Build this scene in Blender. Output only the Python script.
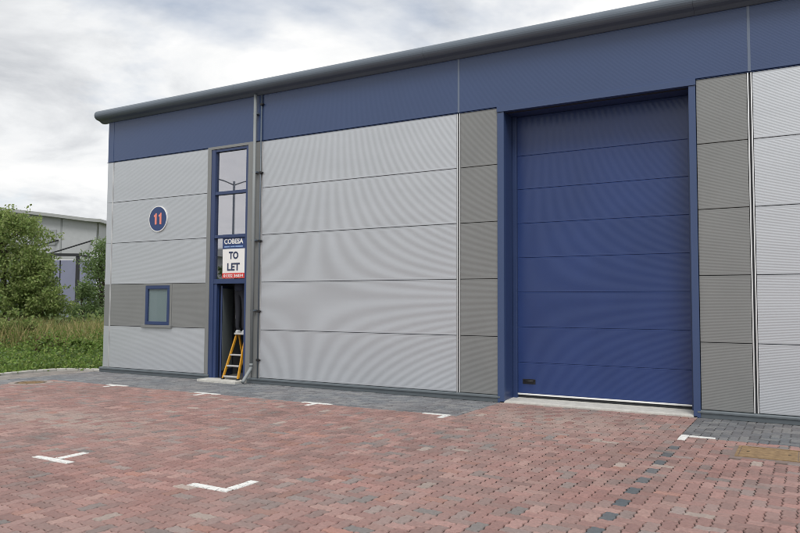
import bpy, bmesh, math, random
import numpy as np
from mathutils import Vector, Matrix

for o in list(bpy.data.objects): bpy.data.objects.remove(o)
S = bpy.context.scene
COL = S.collection
rnd = random.Random(7)

# ------------------------------------------------------------------ camera
CAM = Vector((0.0, -11.5536, 1.6558))
YAW, PITCH, ROLL, FPX = -0.5190, 0.0540, 0.0051, 712.0      # facade = plane y 0, X along it
fw = Vector((math.sin(YAW) * math.cos(PITCH), math.cos(YAW) * math.cos(PITCH), math.sin(PITCH)))
rt = Vector((math.cos(YAW), -math.sin(YAW), 0)); up = rt.cross(fw)
rt, up = math.cos(ROLL) * rt + math.sin(ROLL) * up, -math.sin(ROLL) * rt + math.cos(ROLL) * up
cd = bpy.data.cameras.new('camera'); cam = bpy.data.objects.new('camera', cd); COL.objects.link(cam)
cd.sensor_width = 36; cd.lens = FPX * 36 / 800; cd.clip_end = 3000; cd.clip_start = 0.05
cam.matrix_world = Matrix(((rt.x, up.x, -fw.x, CAM.x), (rt.y, up.y, -fw.y, CAM.y), (rt.z, up.z, -fw.z, CAM.z), (0, 0, 0, 1)))
S.camera = cam
def ray(px, py, dist):
    """a point at horizontal distance dist in the direction of a pixel of the 800x533 photograph"""
    d = fw * FPX + rt * (px - 400) - up * (py - 266.5)
    return CAM + d * (dist / math.hypot(d.x, d.y))
def depth_px(p):
    v = Vector(p) - CAM; z = v.dot(fw)
    if z < 0.3: return None
    return 400 + FPX * v.dot(rt) / z, 266.5 - FPX * v.dot(up) / z, z

# ------------------------------------------------------------------ light
SUN_EL, SUN_AZ = math.radians(54), math.radians(150)     # azimuth from +Y clockwise: behind the camera, to its right
w = bpy.data.worlds.new('World'); S.world = w; w.use_nodes = True
nt = w.node_tree; N = nt.nodes; L = nt.links; N.clear()
def nd(t, **k):
    n = N.new(t)
    for a, v in k.items(): setattr(n, a, v)
    return n
tc = nd('ShaderNodeTexCoord'); sep = nd('ShaderNodeSeparateXYZ'); L.new(tc.outputs['Generated'], sep.inputs[0])
zc = nd('ShaderNodeMath', operation='MAXIMUM'); zc.inputs[1].default_value = 0.0; L.new(sep.outputs[2], zc.inputs[0])
za = nd('ShaderNodeMath', operation='ADD'); za.inputs[1].default_value = 0.22; L.new(zc.outputs[0], za.inputs[0])
dx = nd('ShaderNodeMath', operation='DIVIDE'); L.new(sep.outputs[0], dx.inputs[0]); L.new(za.outputs[0], dx.inputs[1])
dy = nd('ShaderNodeMath', operation='DIVIDE'); L.new(sep.outputs[1], dy.inputs[0]); L.new(za.outputs[0], dy.inputs[1])
cmb = nd('ShaderNodeCombineXYZ'); L.new(dx.outputs[0], cmb.inputs[0]); L.new(dy.outputs[0], cmb.inputs[1]); cmb.inputs[2].default_value = 3.1
def noise(scale, detail, rough, off, dist=0.2):
    m = nd('ShaderNodeMapping'); m.inputs['Location'].default_value = off; L.new(cmb.outputs[0], m.inputs[0])
    n = nd('ShaderNodeTexNoise'); n.inputs['Scale'].default_value = scale; n.inputs['Detail'].default_value = detail
    n.inputs['Roughness'].default_value = rough; n.inputs['Distortion'].default_value = dist; L.new(m.outputs[0], n.inputs['Vector'])
    return n.outputs['Fac']
def ramp(src, stops):
    r = nd('ShaderNodeValToRGB'); e = r.color_ramp.elements
    while len(e) < len(stops): e.new(0.5)
    for i, (p, c) in enumerate(stops): e[i].position = p; e[i].color = (*c, 1)
    L.new(src, r.inputs[0]); return r.outputs[0]
cover = ramp(noise(0.75, 7, 0.55, (1.3, 0.4, 0)), [(0.31, (0, 0, 0)), (0.44, (1, 1, 1))])
shade = ramp(noise(1.5, 8, 0.58, (5.2, 2.7, 0), 0.35), [(0.31, (0.44, 0.455, 0.48)), (0.46, (0.66, 0.67, 0.68)), (0.60, (0.78, 0.775, 0.765))])
sky = nd('ShaderNodeTexSky', sky_type='NISHITA'); sky.sun_disc = False
sky.sun_elevation = SUN_EL; sky.sun_rotation = SUN_AZ
ss = nd('ShaderNodeVectorMath', operation='SCALE'); ss.inputs['Scale'].default_value = 0.09; L.new(sky.outputs[0], ss.inputs[0])
mx = nd('ShaderNodeMix', data_type='RGBA'); L.new(cover, mx.inputs[0]); L.new(ss.outputs[0], mx.inputs[6]); L.new(shade, mx.inputs[7])
bg = nd('ShaderNodeBackground'); bg.inputs[1].default_value = 1.0; L.new(mx.outputs[2], bg.inputs[0])
wo = nd('ShaderNodeOutputWorld'); L.new(bg.outputs[0], wo.inputs[0])
sd = bpy.data.lights.new('sun', 'SUN'); sd.energy = 1.5; sd.angle = math.radians(24); sd.color = (1, 0.97, 0.93)
sun = bpy.data.objects.new('sun', sd); COL.objects.link(sun)
sdir = Vector((math.sin(SUN_AZ) * math.cos(SUN_EL), math.cos(SUN_AZ) * math.cos(SUN_EL), math.sin(SUN_EL)))
sun.rotation_euler = sdir.to_track_quat('Z', 'Y').to_euler(); sun.location = (0, -20, 30)
S.view_settings.view_transform = 'Standard'; S.view_settings.look = 'None'
S.view_settings.exposure = 0.45; S.view_settings.gamma = 1.0; S.view_settings.use_curve_mapping = False
S.render.engine = 'CYCLES'
S.cycles.use_denoising = True; S.cycles.denoising_prefilter = 'ACCURATE'; S.cycles.filter_width = 0.9; S.cycles.use_adaptive_sampling = False

# ------------------------------------------------------------------ materials
def mat(name, col, rough=0.6, metal=0.0, var=0.0, vscale=3.0, bump=0.0, bscale=40.0, col2=None, attr=None, spec=0.5, trans=0.0, stretch=None, coat=0.0, desat=0.0):
    m = bpy.data.materials.new(name); m.use_nodes = True
    t = m.node_tree; n = t.nodes; l = t.links
    b = n['Principled BSDF']
    b.inputs['Roughness'].default_value = rough; b.inputs['Metallic'].default_value = metal
    b.inputs['Specular IOR Level'].default_value = spec; b.inputs['Coat Weight'].default_value = coat
    g = n.new('ShaderNodeNewGeometry')
    src = None
    if attr:
        a = n.new('ShaderNodeAttribute'); a.attribute_name = attr; src = a.outputs['Color']
    if var or col2:
        v = g.outputs['Position']
        if stretch:
            mp = n.new('ShaderNodeMapping'); mp.inputs['Scale'].default_value = stretch; l.new(v, mp.inputs[0]); v = mp.outputs[0]
        no = n.new('ShaderNodeTexNoise'); no.inputs['Scale'].default_value = vscale; no.inputs['Detail'].default_value = 6; no.inputs['Roughness'].default_value = 0.62
        l.new(v, no.inputs['Vector'])
        if col2:
            r = n.new('ShaderNodeMapRange'); r.inputs[1].default_value = 0.38; r.inputs[2].default_value = 0.62; l.new(no.outputs['Fac'], r.inputs[0])
            mi = n.new('ShaderNodeMix'); mi.data_type = 'RGBA'; l.new(r.outputs[0], mi.inputs[0])
            if src: l.new(src, mi.inputs[6])
            else: mi.inputs[6].default_value = (*col, 1)
            mi.inputs[7].default_value = (*col2, 1); src = mi.outputs[2]
        if var:
            r = n.new('ShaderNodeMapRange'); r.inputs[1].default_value = 0.3; r.inputs[2].default_value = 0.7
            r.inputs[3].default_value = 1 - var; r.inputs[4].default_value = 1 + var; l.new(no.outputs['Fac'], r.inputs[0])
            s = n.new('ShaderNodeVectorMath'); s.operation = 'SCALE'; l.new(r.outputs[0], s.inputs['Scale'])
            if src: l.new(src, s.inputs[0])
            else: s.inputs[0].default_value = col
            src = s.outputs[0]
            rr = n.new('ShaderNodeMapRange'); rr.inputs[3].default_value = max(0.03, rough - 0.08); rr.inputs[4].default_value = min(1, rough + 0.08)
            l.new(no.outputs['Fac'], rr.inputs[0]); l.new(rr.outputs[0], b.inputs['Roughness'])
    if desat:                                   # a film of dust in broad uneven patches
        nd_ = n.new('ShaderNodeTexNoise'); nd_.inputs['Scale'].default_value = 0.8; nd_.inputs['Detail'].default_value = 7; nd_.inputs['Roughness'].default_value = 0.6; l.new(g.outputs['Position'], nd_.inputs['Vector'])
        mr = n.new('ShaderNodeMapRange'); mr.inputs[1].default_value = 0.35; mr.inputs[2].default_value = 0.75; mr.inputs[3].default_value = desat * 0.6; mr.inputs[4].default_value = desat * 3.6; l.new(nd_.outputs['Fac'], mr.inputs[0])
        mi = n.new('ShaderNodeMix'); mi.data_type = 'RGBA'; l.new(mr.outputs[0], mi.inputs[0]); l.new(src, mi.inputs[6]); mi.inputs[7].default_value = (0.30, 0.25, 0.232, 1); src = mi.outputs[2]
        ns = n.new('ShaderNodeTexNoise'); ns.inputs['Scale'].default_value = 0.55; ns.inputs['Detail'].default_value = 5; ns.inputs['Roughness'].default_value = 0.7; ns.inputs['Distortion'].default_value = 0.6
        ms_ = n.new('ShaderNodeMapping'); ms_.inputs['Location'].default_value = (4, 9, 0); l.new(g.outputs['Position'], ms_.inputs[0]); l.new(ms_.outputs[0], ns.inputs['Vector'])
        st_ = n.new('ShaderNodeMapRange'); st_.inputs[1].default_value = 0.52; st_.inputs[2].default_value = 0.72; st_.inputs[3].default_value = 1.0; st_.inputs[4].default_value = 0.72; l.new(ns.outputs['Fac'], st_.inputs[0])
        sc_ = n.new('ShaderNodeVectorMath'); sc_.operation = 'SCALE'; l.new(st_.outputs[0], sc_.inputs['Scale']); l.new(src, sc_.inputs[0]); src = sc_.outputs[0]
    if src: l.new(src, b.inputs['Base Color'])
    else: b.inputs['Base Color'].default_value = (*col, 1)
    if bump:
        no2 = n.new('ShaderNodeTexNoise'); no2.inputs['Scale'].default_value = bscale; no2.inputs['Detail'].default_value = 4
        l.new(g.outputs['Position'], no2.inputs['Vector'])
        bu = n.new('ShaderNodeBump'); bu.inputs['Strength'].default_value = bump; bu.inputs['Distance'].default_value = 0.02
        l.new(no2.outputs['Fac'], bu.inputs['Height']); l.new(bu.outputs[0], b.inputs['Normal'])
    if trans:
        tr = n.new('ShaderNodeBsdfTranslucent'); ms = n.new('ShaderNodeMixShader'); ms.inputs[0].default_value = trans
        if src: l.new(src, tr.inputs[0])
        else: tr.inputs[0].default_value = (*col, 1)
        l.new(b.outputs[0], ms.inputs[1]); l.new(tr.outputs[0], ms.inputs[2]); l.new(ms.outputs[0], n['Material Output'].inputs[0])
    return m
def glass(name, tint, refl):
    m = bpy.data.materials.new(name); m.use_nodes = True
    t = m.node_tree; n = t.nodes; l = t.links; n.remove(n['Principled BSDF'])
    g = n.new('ShaderNodeBsdfGlossy'); g.inputs['Roughness'].default_value = 0.015; g.inputs['Color'].default_value = (0.93, 0.92, 0.97, 1)
    tr = n.new('ShaderNodeBsdfTransparent'); tr.inputs[0].default_value = (*tint, 1)
    lw = n.new('ShaderNodeLayerWeight'); lw.inputs[0].default_value = 0.5
    pw = n.new('ShaderNodeMath'); pw.operation = 'POWER'; pw.inputs[1].default_value = 4.0; l.new(lw.outputs['Facing'], pw.inputs[0])
    mr = n.new('ShaderNodeMapRange'); mr.inputs[3].default_value = refl; mr.inputs[4].default_value = 1.0; l.new(pw.outputs[0], mr.inputs[0])
    ms = n.new('ShaderNodeMixShader'); l.new(mr.outputs[0], ms.inputs[0]); l.new(tr.outputs[0], ms.inputs[1]); l.new(g.outputs[0], ms.inputs[2])
    l.new(ms.outputs[0], n['Material Output'].inputs[0]); return m
M = {}
M['silver'] = mat('silver_cladding', (0.53, 0.555, 0.59), 0.45, 0.6, var=0.035, vscale=1.3, stretch=(0.35, 1, 1.6))
M['char'] = mat('grey_cladding', (0.225, 0.232, 0.231), 0.45, 0.25, var=0.05, vscale=1.3)
M['blue'] = mat('blue_cladding', (0.041, 0.071, 0.165), 0.36, 0.0, var=0.04, vscale=0.8, spec=0.55)
M['doorblue'] = mat('door_blue_paint', (0.020, 0.045, 0.158), 0.31, 0.0, var=0.09, vscale=1.1, bump=0.05, bscale=3.0, spec=0.55)
M['frameblue'] = mat('frame_blue_paint', (0.030, 0.052, 0.135), 0.32, 0.0, var=0.04)
M['gutter'] = mat('slate_grey_metal', (0.11, 0.137, 0.172), 0.42, 0.0, var=0.08, vscale=2.0, stretch=(0.5, 1, 2))
M['pipe'] = mat('pipe_grey_metal', (0.22, 0.24, 0.248), 0.5, 0.0, var=0.06)
M['lip'] = mat('bright_aluminium', (0.78, 0.79, 0.80), 0.35, 0.5)
M['gasket'] = mat('black_gasket', (0.018, 0.02, 0.024), 0.7)
M['flash'] = mat('plinth_flashing', (0.115, 0.135, 0.15), 0.42, 0.2, var=0.08)
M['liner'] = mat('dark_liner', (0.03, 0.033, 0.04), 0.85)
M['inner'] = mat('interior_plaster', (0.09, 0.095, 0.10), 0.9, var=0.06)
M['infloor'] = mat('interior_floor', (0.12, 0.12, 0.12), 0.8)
M['conc'] = mat('pale_concrete', (0.52, 0.51, 0.475), 0.9, var=0.14, vscale=9, bump=0.25, bscale=60)
M['kerb'] = mat('kerb_concrete', (0.44, 0.43, 0.40), 0.92, var=0.14, vscale=5, bump=0.25, bscale=70)
M['white'] = mat('white_plastic', (0.8, 0.8, 0.79), 0.5)
M['paint'] = mat('white_road_paint', (0.70, 0.70, 0.68), 0.75, var=0.16, vscale=22, bump=0.3, bscale=120)
M['glass'] = glass('coated_window_glass', (0.55, 0.58, 0.62), 0.42)
M['obscure'] = mat('blind_behind_glass', (0.30, 0.35, 0.36), 0.6)
M['clear'] = glass('plain_window_glass', (0.9, 0.93, 0.93), 0.06)
M['bluestrip'] = mat('blue_grey_strip', (0.13, 0.165, 0.235), 0.4)
M['mortar'] = mat('mortar_bed', (0.19, 0.145, 0.13), 0.95, var=0.15, vscale=12)
M['signblue'] = mat('sign_blue', (0.022, 0.05, 0.16), 0.4)
M['signred'] = mat('sign_red', (0.62, 0.05, 0.045), 0.45)
M['salmon'] = mat('sign_salmon', (0.78, 0.26, 0.20), 0.5)
M['ink'] = mat('sign_ink', (0.02, 0.035, 0.09), 0.5)
M['paleblue'] = mat('sign_pale_blue', (0.25, 0.38, 0.66), 0.5)
M['yellow'] = mat('ladder_yellow', (0.62, 0.30, 0.02), 0.5)
M['alu'] = mat('ladder_aluminium', (0.72, 0.72, 0.72), 0.35, 0.6)
M['black'] = mat('black_plastic', (0.012, 0.012, 0.014), 0.45)
M['sand'] = mat('jointing_sand', (0.062, 0.052, 0.047), 0.95, var=0.25, vscale=6)
M['paver'] = mat('paver_concrete', (0.3, 0.2, 0.18), 0.88, var=0.20, vscale=34, bump=0.5, bscale=190, attr='tint', spec=0.35, desat=0.11)
M['rust'] = mat('rusty_steel', (0.21, 0.135, 0.07), 0.85, 0.0, var=0.2, vscale=14, bump=0.3, bscale=90, col2=(0.26, 0.175, 0.09))
M['iron'] = mat('cast_iron', (0.11, 0.085, 0.06), 0.7, 0.2, var=0.25, vscale=12, bump=0.3, bscale=80)
M['soil'] = mat('verge_soil_and_turf', (0.065, 0.10, 0.028), 0.95, var=0.3, vscale=1.5, col2=(0.10, 0.095, 0.045))
M['asphalt'] = mat('asphalt', (0.055, 0.055, 0.057), 0.9, var=0.15, vscale=2, bump=0.3, bscale=150)
M['leaf'] = mat('leaf', (0.08, 0.12, 0.03), 0.55, attr='tint', trans=0.45, spec=0.35)
M['bark'] = mat('bark', (0.075, 0.058, 0.042), 0.9, var=0.25, vscale=9, bump=0.6, bscale=30)
M['straw'] = mat('straw', (0.4, 0.3, 0.15), 0.8, attr='tint', trans=0.3, spec=0.2)
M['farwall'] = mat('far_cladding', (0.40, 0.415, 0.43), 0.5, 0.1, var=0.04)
M['farblue'] = mat('far_shaded_blue_wall', (0.22, 0.235, 0.33), 0.5)  # lower wall's blue grey, with the loading bay's shade put into the colour
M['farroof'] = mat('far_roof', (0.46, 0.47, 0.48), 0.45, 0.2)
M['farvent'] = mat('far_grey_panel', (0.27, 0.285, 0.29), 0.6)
M['trouser'] = mat('dark_work_cloth', (0.016, 0.018, 0.026), 0.9)
M['jacket'] = mat('navy_cloth', (0.02, 0.025, 0.045), 0.9)
M['skin'] = mat('skin', (0.45, 0.26, 0.19), 0.55)
M['hair'] = mat('hair', (0.03, 0.02, 0.013), 0.8)
M['shoe'] = mat('grey_trainer', (0.40, 0.41, 0.42), 0.6)
M['legstrip'] = mat('pale_strip_grey', (0.62, 0.62, 0.6), 0.4)

# ------------------------------------------------------------------ helpers
def link(name, me, material, parent=None, loc=None, smooth=False):
    o = bpy.data.objects.new(name, me); COL.objects.link(o)
    if material is not None and len(me.materials) == 0: me.materials.append(M[material])
    if parent is not None: o.parent = parent
    if loc is not None: o.location = loc
    if smooth:
        me.polygons.foreach_set('use_smooth', [True] * len(me.polygons))
    return o
def mesh(name, v, f):
    me = bpy.data.meshes.new(name); me.from_pydata([tuple(a) for a in v], [], f); me.update(); return me
def thing(name, label, cat, loc=(0, 0, 0), group=None):
    o = bpy.data.objects.new(name, None); COL.objects.link(o); o.location = loc; o.empty_display_size = 0.2
    return tag(o, label, cat, group)
def tag(o, label, cat, group=None):
    o['label'] = label; o['category'] = cat
    if group: o['group'] = group
    return o
def kind(o, k): o['kind'] = k; return o
def bx(b, x0, x1, y0, y1, z0, z1):
    vs = [b.verts.new(p) for p in ((x0, y0, z0), (x1, y0, z0), (x1, y1, z0), (x0, y1, z0), (x0, y0, z1), (x1, y0, z1), (x1, y1, z1), (x0, y1, z1))]
    for q in ((0, 3, 2, 1), (4, 5, 6, 7), (0, 1, 5, 4), (1, 2, 6, 5), (2, 3, 7, 6), (3, 0, 4, 7)): b.faces.new([vs[i] for i in q])
def fin(b, name, bevel=0.0):
    if bevel: bmesh.ops.bevel(b, geom=list(b.edges), offset=bevel, segments=1, affect='EDGES', clamp_overlap=True)
    me = bpy.data.meshes.new(name); b.to_mesh(me); b.free(); return me
def box(name, x0, x1, y0, y1, z0, z1, material, parent=None, bevel=0.0):
    b = bmesh.new(); bx(b, x0, x1, y0, y1, z0, z1)
    return link(name, fin(b, name, bevel), material, parent)
def boxes(name, lst, material, parent=None, bevel=0.0):
    b = bmesh.new()
    for q in lst: bx(b, *q)
    return link(name, fin(b, name, bevel), material, parent)
def tube_into(b, pts, radii, seg=10, cap=True):
    pts = [Vector(p) for p in pts]; rings = []
    if not isinstance(radii, (list, tuple)): radii = [radii] * len(pts)
    ref = None
    for i, p in enumerate(pts):
        t = (pts[min(i + 1, len(pts) - 1)] - pts[max(i - 1, 0)]).normalized()
        if ref is None: ref = t.orthogonal().normalized()
        a = (ref - t * ref.dot(t)).normalized(); ref = a; c = t.cross(a)
        rings.append([b.verts.new(p + (a * math.cos(2 * math.pi * k / seg) + c * math.sin(2 * math.pi * k / seg)) * radii[i]) for k in range(seg)])
    for i in range(len(rings) - 1):
        for k in range(seg):
            b.faces.new((rings[i][k], rings[i][(k + 1) % seg], rings[i + 1][(k + 1) % seg], rings[i + 1][k]))
    if cap: b.faces.new(list(reversed(rings[0]))); b.faces.new(rings[-1])
def tube(name, pts, radii, material, parent=None, seg=10, smooth=True):
    b = bmesh.new(); tube_into(b, pts, radii, seg)
    return link(name, fin(b, name), material, parent, smooth=smooth)
def extrude_profile(name, prof, x0, x1, material, parent=None, closed=True, smooth=False):
    """profile of (y, z) points swept along X"""
    n = len(prof); v = [(x0, y, z) for y, z in prof] + [(x1, y, z) for y, z in prof]
    f = [(i, (i + 1) % n, n + (i + 1) % n, n + i) for i in range(n if closed else n - 1)]
    if closed: f += [tuple(reversed(range(n))), tuple(range(n, 2 * n))]
    me = mesh(name, v, f)
    b = bmesh.new(); b.from_mesh(me); bmesh.ops.recalc_face_normals(b, faces=b.faces); b.to_mesh(me); b.free()
    o = link(name, me, material, parent)
    return o
def text(name, s, cx, cz, height, width, y, material, parent, weight=0.0, thick=0.003):
    cu = bpy.data.curves.new(name, 'FONT'); cu.body = s; cu.size = 1; cu.offset = weight; cu.extrude = 0.5; cu.resolution_u = 3
    ob = bpy.data.objects.new(name + '_tmp', cu); COL.objects.link(ob)
    dg = bpy.context.evaluated_depsgraph_get(); dg.update()
    me = bpy.data.meshes.new_from_object(ob.evaluated_get(dg)); me.name = name
    bpy.data.objects.remove(ob); bpy.data.curves.remove(cu)
    co = np.array([tuple(v.co) for v in me.vertices]); lo, hi = co.min(0), co.max(0)
    me.materials.clear()
    for v, c in zip(me.vertices, co):
        q = (c - lo) / (hi - lo) - 0.5
        v.co = (cx + q[0] * width, y - q[2] * thick, cz + q[1] * height)
    me.update()
    return link(name, me, material, parent)

# ------------------------------------------------------------------ ground
v = [(-900, -900, -0.07), (900, -900, -0.07), (900, 900, -0.07), (-900, 900, -0.07)]
kind(link('ground', mesh('ground', v, [(0, 1, 2, 3)]), 'soil'), 'structure')
kind(box('road', -60, 60, -24, -14.2, -0.066, -0.03, 'asphalt'), 'structure')

# kerb line on the left: follows the yard edge and turns to the corner of the building
KP = [(-16.35, -14.2), (-16.2, -8), (-16.05, -4), (-16.0, -2.2), (-16.12, -1.0), (-16.05, -0.45), (-15.7, -0.12), (-15.25, 0.0), (-14.98, 0.02)]
def resample(P, step):
    P = [Vector(p) for p in P]; out = [P[0]]; acc = 0
    for a, b_ in zip(P, P[1:]):
        n_ = max(1, int(round((b_ - a).length / step)))
        for i in range(1, n_ + 1): out.append(a.lerp(b_, i / n_))
    return out
kerb = kind(bpy.data.objects.new('kerb', None), 'structure'); COL.objects.link(kerb)
K2 = resample(KP, 0.85)
for a, b_ in zip(K2, K2[1:]):
    d = (b_ - a).normalized(); n_ = Vector((-d.y, d.x)); g = 0.004
    a2, b2 = a + d * g, b_ - d * g
    if n_.x > 0 and abs(d.y) > 0.5: n_ = -n_
    elif n_.y < 0 and abs(d.y) <= 0.5: n_ = -n_
    w0, h = 0.125, 0.055 + rnd.uniform(-.004, .004)
    prof = [(0, -0.06), (0, h - 0.015), (0.015, h), (w0, h), (w0, -0.06)]
    vv = [(*(q + n_ * t), z) for q in (a2, b2) for t, z in prof]
    me = mesh('kerbstone', vv, [(0, 1, 6, 5), (1, 2, 7, 6), (2, 3, 8, 7), (3, 4, 9, 8), (4, 3, 2, 1, 0), (5, 6, 7, 8, 9)])
    bb = bmesh.new(); bb.from_mesh(me); bmesh.ops.recalc_face_normals(bb, faces=bb.faces); bb.to_mesh(me); bb.free()
    link('kerbstone', me, 'kerb', kerb)

# ------------------------------------------------------------------ block paving: interlocking zigzag pavers in herringbone
UN = 0.1125
YB = -1.77                                   # edge between red bay paving and the charcoal strip
X_AP0, X_AP1 = -4.60, -1.455                 # red apron in front of the loading door
X_E, X_K = -14.25, -15.1
OX, OY = -1.40 - UN / 2, -2.60 - UN          # a block lying away from the wall is centred at (-1.40, -2.60)
REG = [('red', X_E, 7.0, -14.2, YB), ('char', X_K, X_AP0, YB, -0.03), ('red', X_AP0, X_AP1, YB, -0.03), ('char', X_AP1, 7.0, YB, -0.03),
       ('char', X_K, X_E, -14.2, YB), ('dust', -16.4, X_K, -14.2, -0.03)]
AMP = 0.0085
def edge_h(x0, x1, y):                        # three points of one unit edge, wave the same for both neighbours
    s = x1 - x0
    return [(x0, y), (x0 + s * 0.30, y + (AMP if s > 0 else -AMP)), (x0 + s * 0.70, y - (AMP if s > 0 else -AMP))]
def edge_v(x, y0, y1):
    s = y1 - y0
    return [(x, y0), (x - (AMP if s > 0 else -AMP), y0 + s * 0.30), (x + (AMP if s > 0 else -AMP), y0 + s * 0.70)]
def outline(vert):
    u = UN
    if not vert: return edge_h(0, u, 0) + edge_h(u, 2 * u, 0) + edge_v(2 * u, 0, u) + edge_h(2 * u, u, u) + edge_h(u, 0, u) + edge_v(0, u, 0)
    return edge_h(0, u, 0) + edge_v(u, 0, u) + edge_v(u, u, 2 * u) + edge_h(u, 0, 2 * u) + edge_v(0, 2 * u, u) + edge_v(0, u, 0)
def inset(P, d):
    n_ = len(P); out = []
    for i in range(n_):
        a, b_, c = P[i - 1], P[i], P[(i + 1) % n_]
        e1 = (b_[0] - a[0], b_[1] - a[1]); e2 = (c[0] - b_[0], c[1] - b_[1])
        l1 = math.hypot(*e1) or 1e-9; l2 = math.hypot(*e2) or 1e-9
        nx = -e1[1] / l1 - e2[1] / l2; ny = e1[0] / l1 + e2[0] / l2; q = math.hypot(nx, ny) or 1e-9
        k = d / max(0.45, q / 2); out.append((b_[0] + nx / q * k, b_[1] + ny / q * k))
    return out
def clip(P, x0, x1, y0, y1):
    for ax, lim, sg in ((0, x0, 1), (0, x1, -1), (1, y0, 1), (1, y1, -1)):
        out = []
        for i in range(len(P)):
            a, b_ = P[i - 1], P[i]; da, db = sg * (a[ax] - lim), sg * (b_[ax] - lim)
            if (da >= 0) != (db >= 0):
                t = da / (da - db); out.append((a[0] + (b_[0] - a[0]) * t, a[1] + (b_[1] - a[1]) * t))
            if db >= 0: out.append(b_)
        P = out
        if len(P) < 3: return []
    return P
def area(P): return 0.5 * sum(P[i - 1][0] * P[i][1] - P[i][0] * P[i - 1][1] for i in range(len(P)))
SHAPE = {}
for vert in (0, 1):
    o_ = outline(vert); SHAPE[vert] = (inset(o_, 0.0042), inset(o_, 0.0110))
RED = [(0.33, 0.185, 0.165), (0.30, 0.168, 0.152), (0.345, 0.205, 0.185), (0.29, 0.178, 0.162), (0.265, 0.16, 0.145), (0.36, 0.225, 0.20),
       (0.275, 0.19, 0.175), (0.25, 0.19, 0.178), (0.235, 0.195, 0.185), (0.20, 0.185, 0.18), (0.38, 0.31, 0.275), (0.34, 0.18, 0.148), (0.28, 0.22, 0.205)]
REDW = [17, 16, 14, 14, 11, 7, 9, 3, 1.5, 0.5, 0.8, 3, 2.5]
CHAR = [(0.115, 0.128, 0.142), (0.10, 0.113, 0.128), (0.135, 0.147, 0.158), (0.088, 0.098, 0.11), (0.155, 0.165, 0.172)]
DUST = [(0.27, 0.25, 0.235), (0.24, 0.225, 0.21), (0.30, 0.28, 0.26)]
DARK = (0.085, 0.108, 0.125)
def low(x, y): return math.sin(x * 0.9 + 1.3 * math.sin(y * 0.7)) * math.sin(y * 1.1 + 0.8 * math.sin(x * 0.5 + 1))
def colour(reg, x, y):
    if reg == 'char':
        c = rnd.choice(CHAR)
        if x < -4: k = 1.45                      # paler strip by the entrance
        else: k = 1.12
        return tuple(a * k for a in c)
    if reg == 'dust': return rnd.choice(DUST)
    c = rnd.choices(RED, REDW)[0]; k = rnd.choice((0.86, 0.94, 1.0, 1.06, 1.14)); c = tuple(a * k for a in c)
    if low(x, y) > 0.45 and rnd.random() < 0.15: c = rnd.choice(RED[6:10])
    d = math.exp(-((x + 9.2) / 1.5) ** 2 - ((y + 5.0) / 0.55) ** 2) + 0.8 * math.exp(-((x + 3.2) / 1.3) ** 2 - ((y + 1.3) / 0.9) ** 2)   # dust and spilt sand
    if rnd.random() < 0.75: c = tuple(a + (b_ - a) * min(0.6, d * 0.7) for a, b_ in zip(c, (0.40, 0.34, 0.30)))
    return c
pave = kind(box('pavement', -16.3, 7.0, -14.2, -0.031, -0.068, -0.018, 'sand'), 'structure')
cells = []
i0, i1 = int((-16.6 - OX) / UN), int((7.2 - OX) / UN); j0, j1 = int((-14.4 - OY) / UN), int((0.3 - OY) / UN)
for i in range(i0, i1):
    for j in range(j0, j1):
        r = (i - j) % 4
        # vertical blocks must include the cell (0, 0) at their start
        if r == 1: cells.append((0, OX + i * UN, OY + j * UN))
        elif r == 0: cells.append((1, OX + i * UN, OY + j * UN))
def kerb_x(y):
    for a, b_ in zip(KP, KP[1:]):
        if min(a[1], b_[1]) <= y <= max(a[1], b_[1]) and a[1] != b_[1]: return a[0] + (b_[0] - a[0]) * (y - a[1]) / (b_[1] - a[1])
    return -15.2
MANHOLES = [(-0.74, 0.50, -2.73, -2.06)]
ROUND = (-14.12, -2.36, 0.36)
full, pieces = [], []
for vert, x, y in cells:
    w_, h_ = (UN, 2 * UN) if vert else (2 * UN, UN); cx, cy = x + w_ / 2, y + h_ / 2
    if cx < kerb_x(cy) + 0.06: continue
    if any(a < x + w_ + AMP and b_ > x - AMP and c < y + h_ + AMP and d > y - AMP for a, b_, c, d in MANHOLES): continue
    if math.hypot(cx - ROUND[0], cy - ROUND[1]) < ROUND[2]: continue
    for reg, a, b_, c, d in REG:
        if x + w_ <= a or x >= b_ or y + h_ <= c or y >= d: continue
        inside = x - AMP > a and x + w_ + AMP < b_ and y - AMP > c and y + h_ + AMP < d
        col = colour(reg, cx, cy)
        if vert and abs(cx + 1.40) < 0.03 and cy < -2.2: col = DARK
        if inside: full.append((vert, x, y, cx, cy, col))
        else:
            P = clip([(x + q[0], y + q[1]) for q in SHAPE[vert][0]], a + 0.002, b_ - 0.002, c + 0.002, d - 0.002)
            if P and area(P) > 0.0012: pieces.append((P, inset(P, 0.008), col))
def size_on_screen(b_):
    q = depth_px((b_[3], b_[4], 0))
    if q is None or not (-5 < q[0] < 805 and q[1] < 533): return 1e9
    return q[2]
full.sort(key=size_on_screen)
ZB = -0.020
def block_mesh(name, lo, hi, col, z=0.0):
    n_ = len(lo); v = [(p[0], p[1], ZB) for p in lo] + [(p[0], p[1], -0.007) for p in lo] + [(p[0], p[1], z) for p in hi]
    f = [(k, (k + 1) % n_, n_ + (k + 1) % n_, n_ + k) for k in range(n_)] + [(n_ + k, n_ + (k + 1) % n_, 2 * n_ + (k + 1) % n_, 2 * n_ + k) for k in range(n_)] + [tuple(range(2 * n_, 3 * n_))]
    me = mesh(name, v, f)
    ca = me.color_attributes.new('tint', 'FLOAT_COLOR', 'CORNER')
    ca.data.foreach_set('color', np.tile(np.array([*col, 1.0], np.float32), len(me.loops)))
    return me
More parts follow.
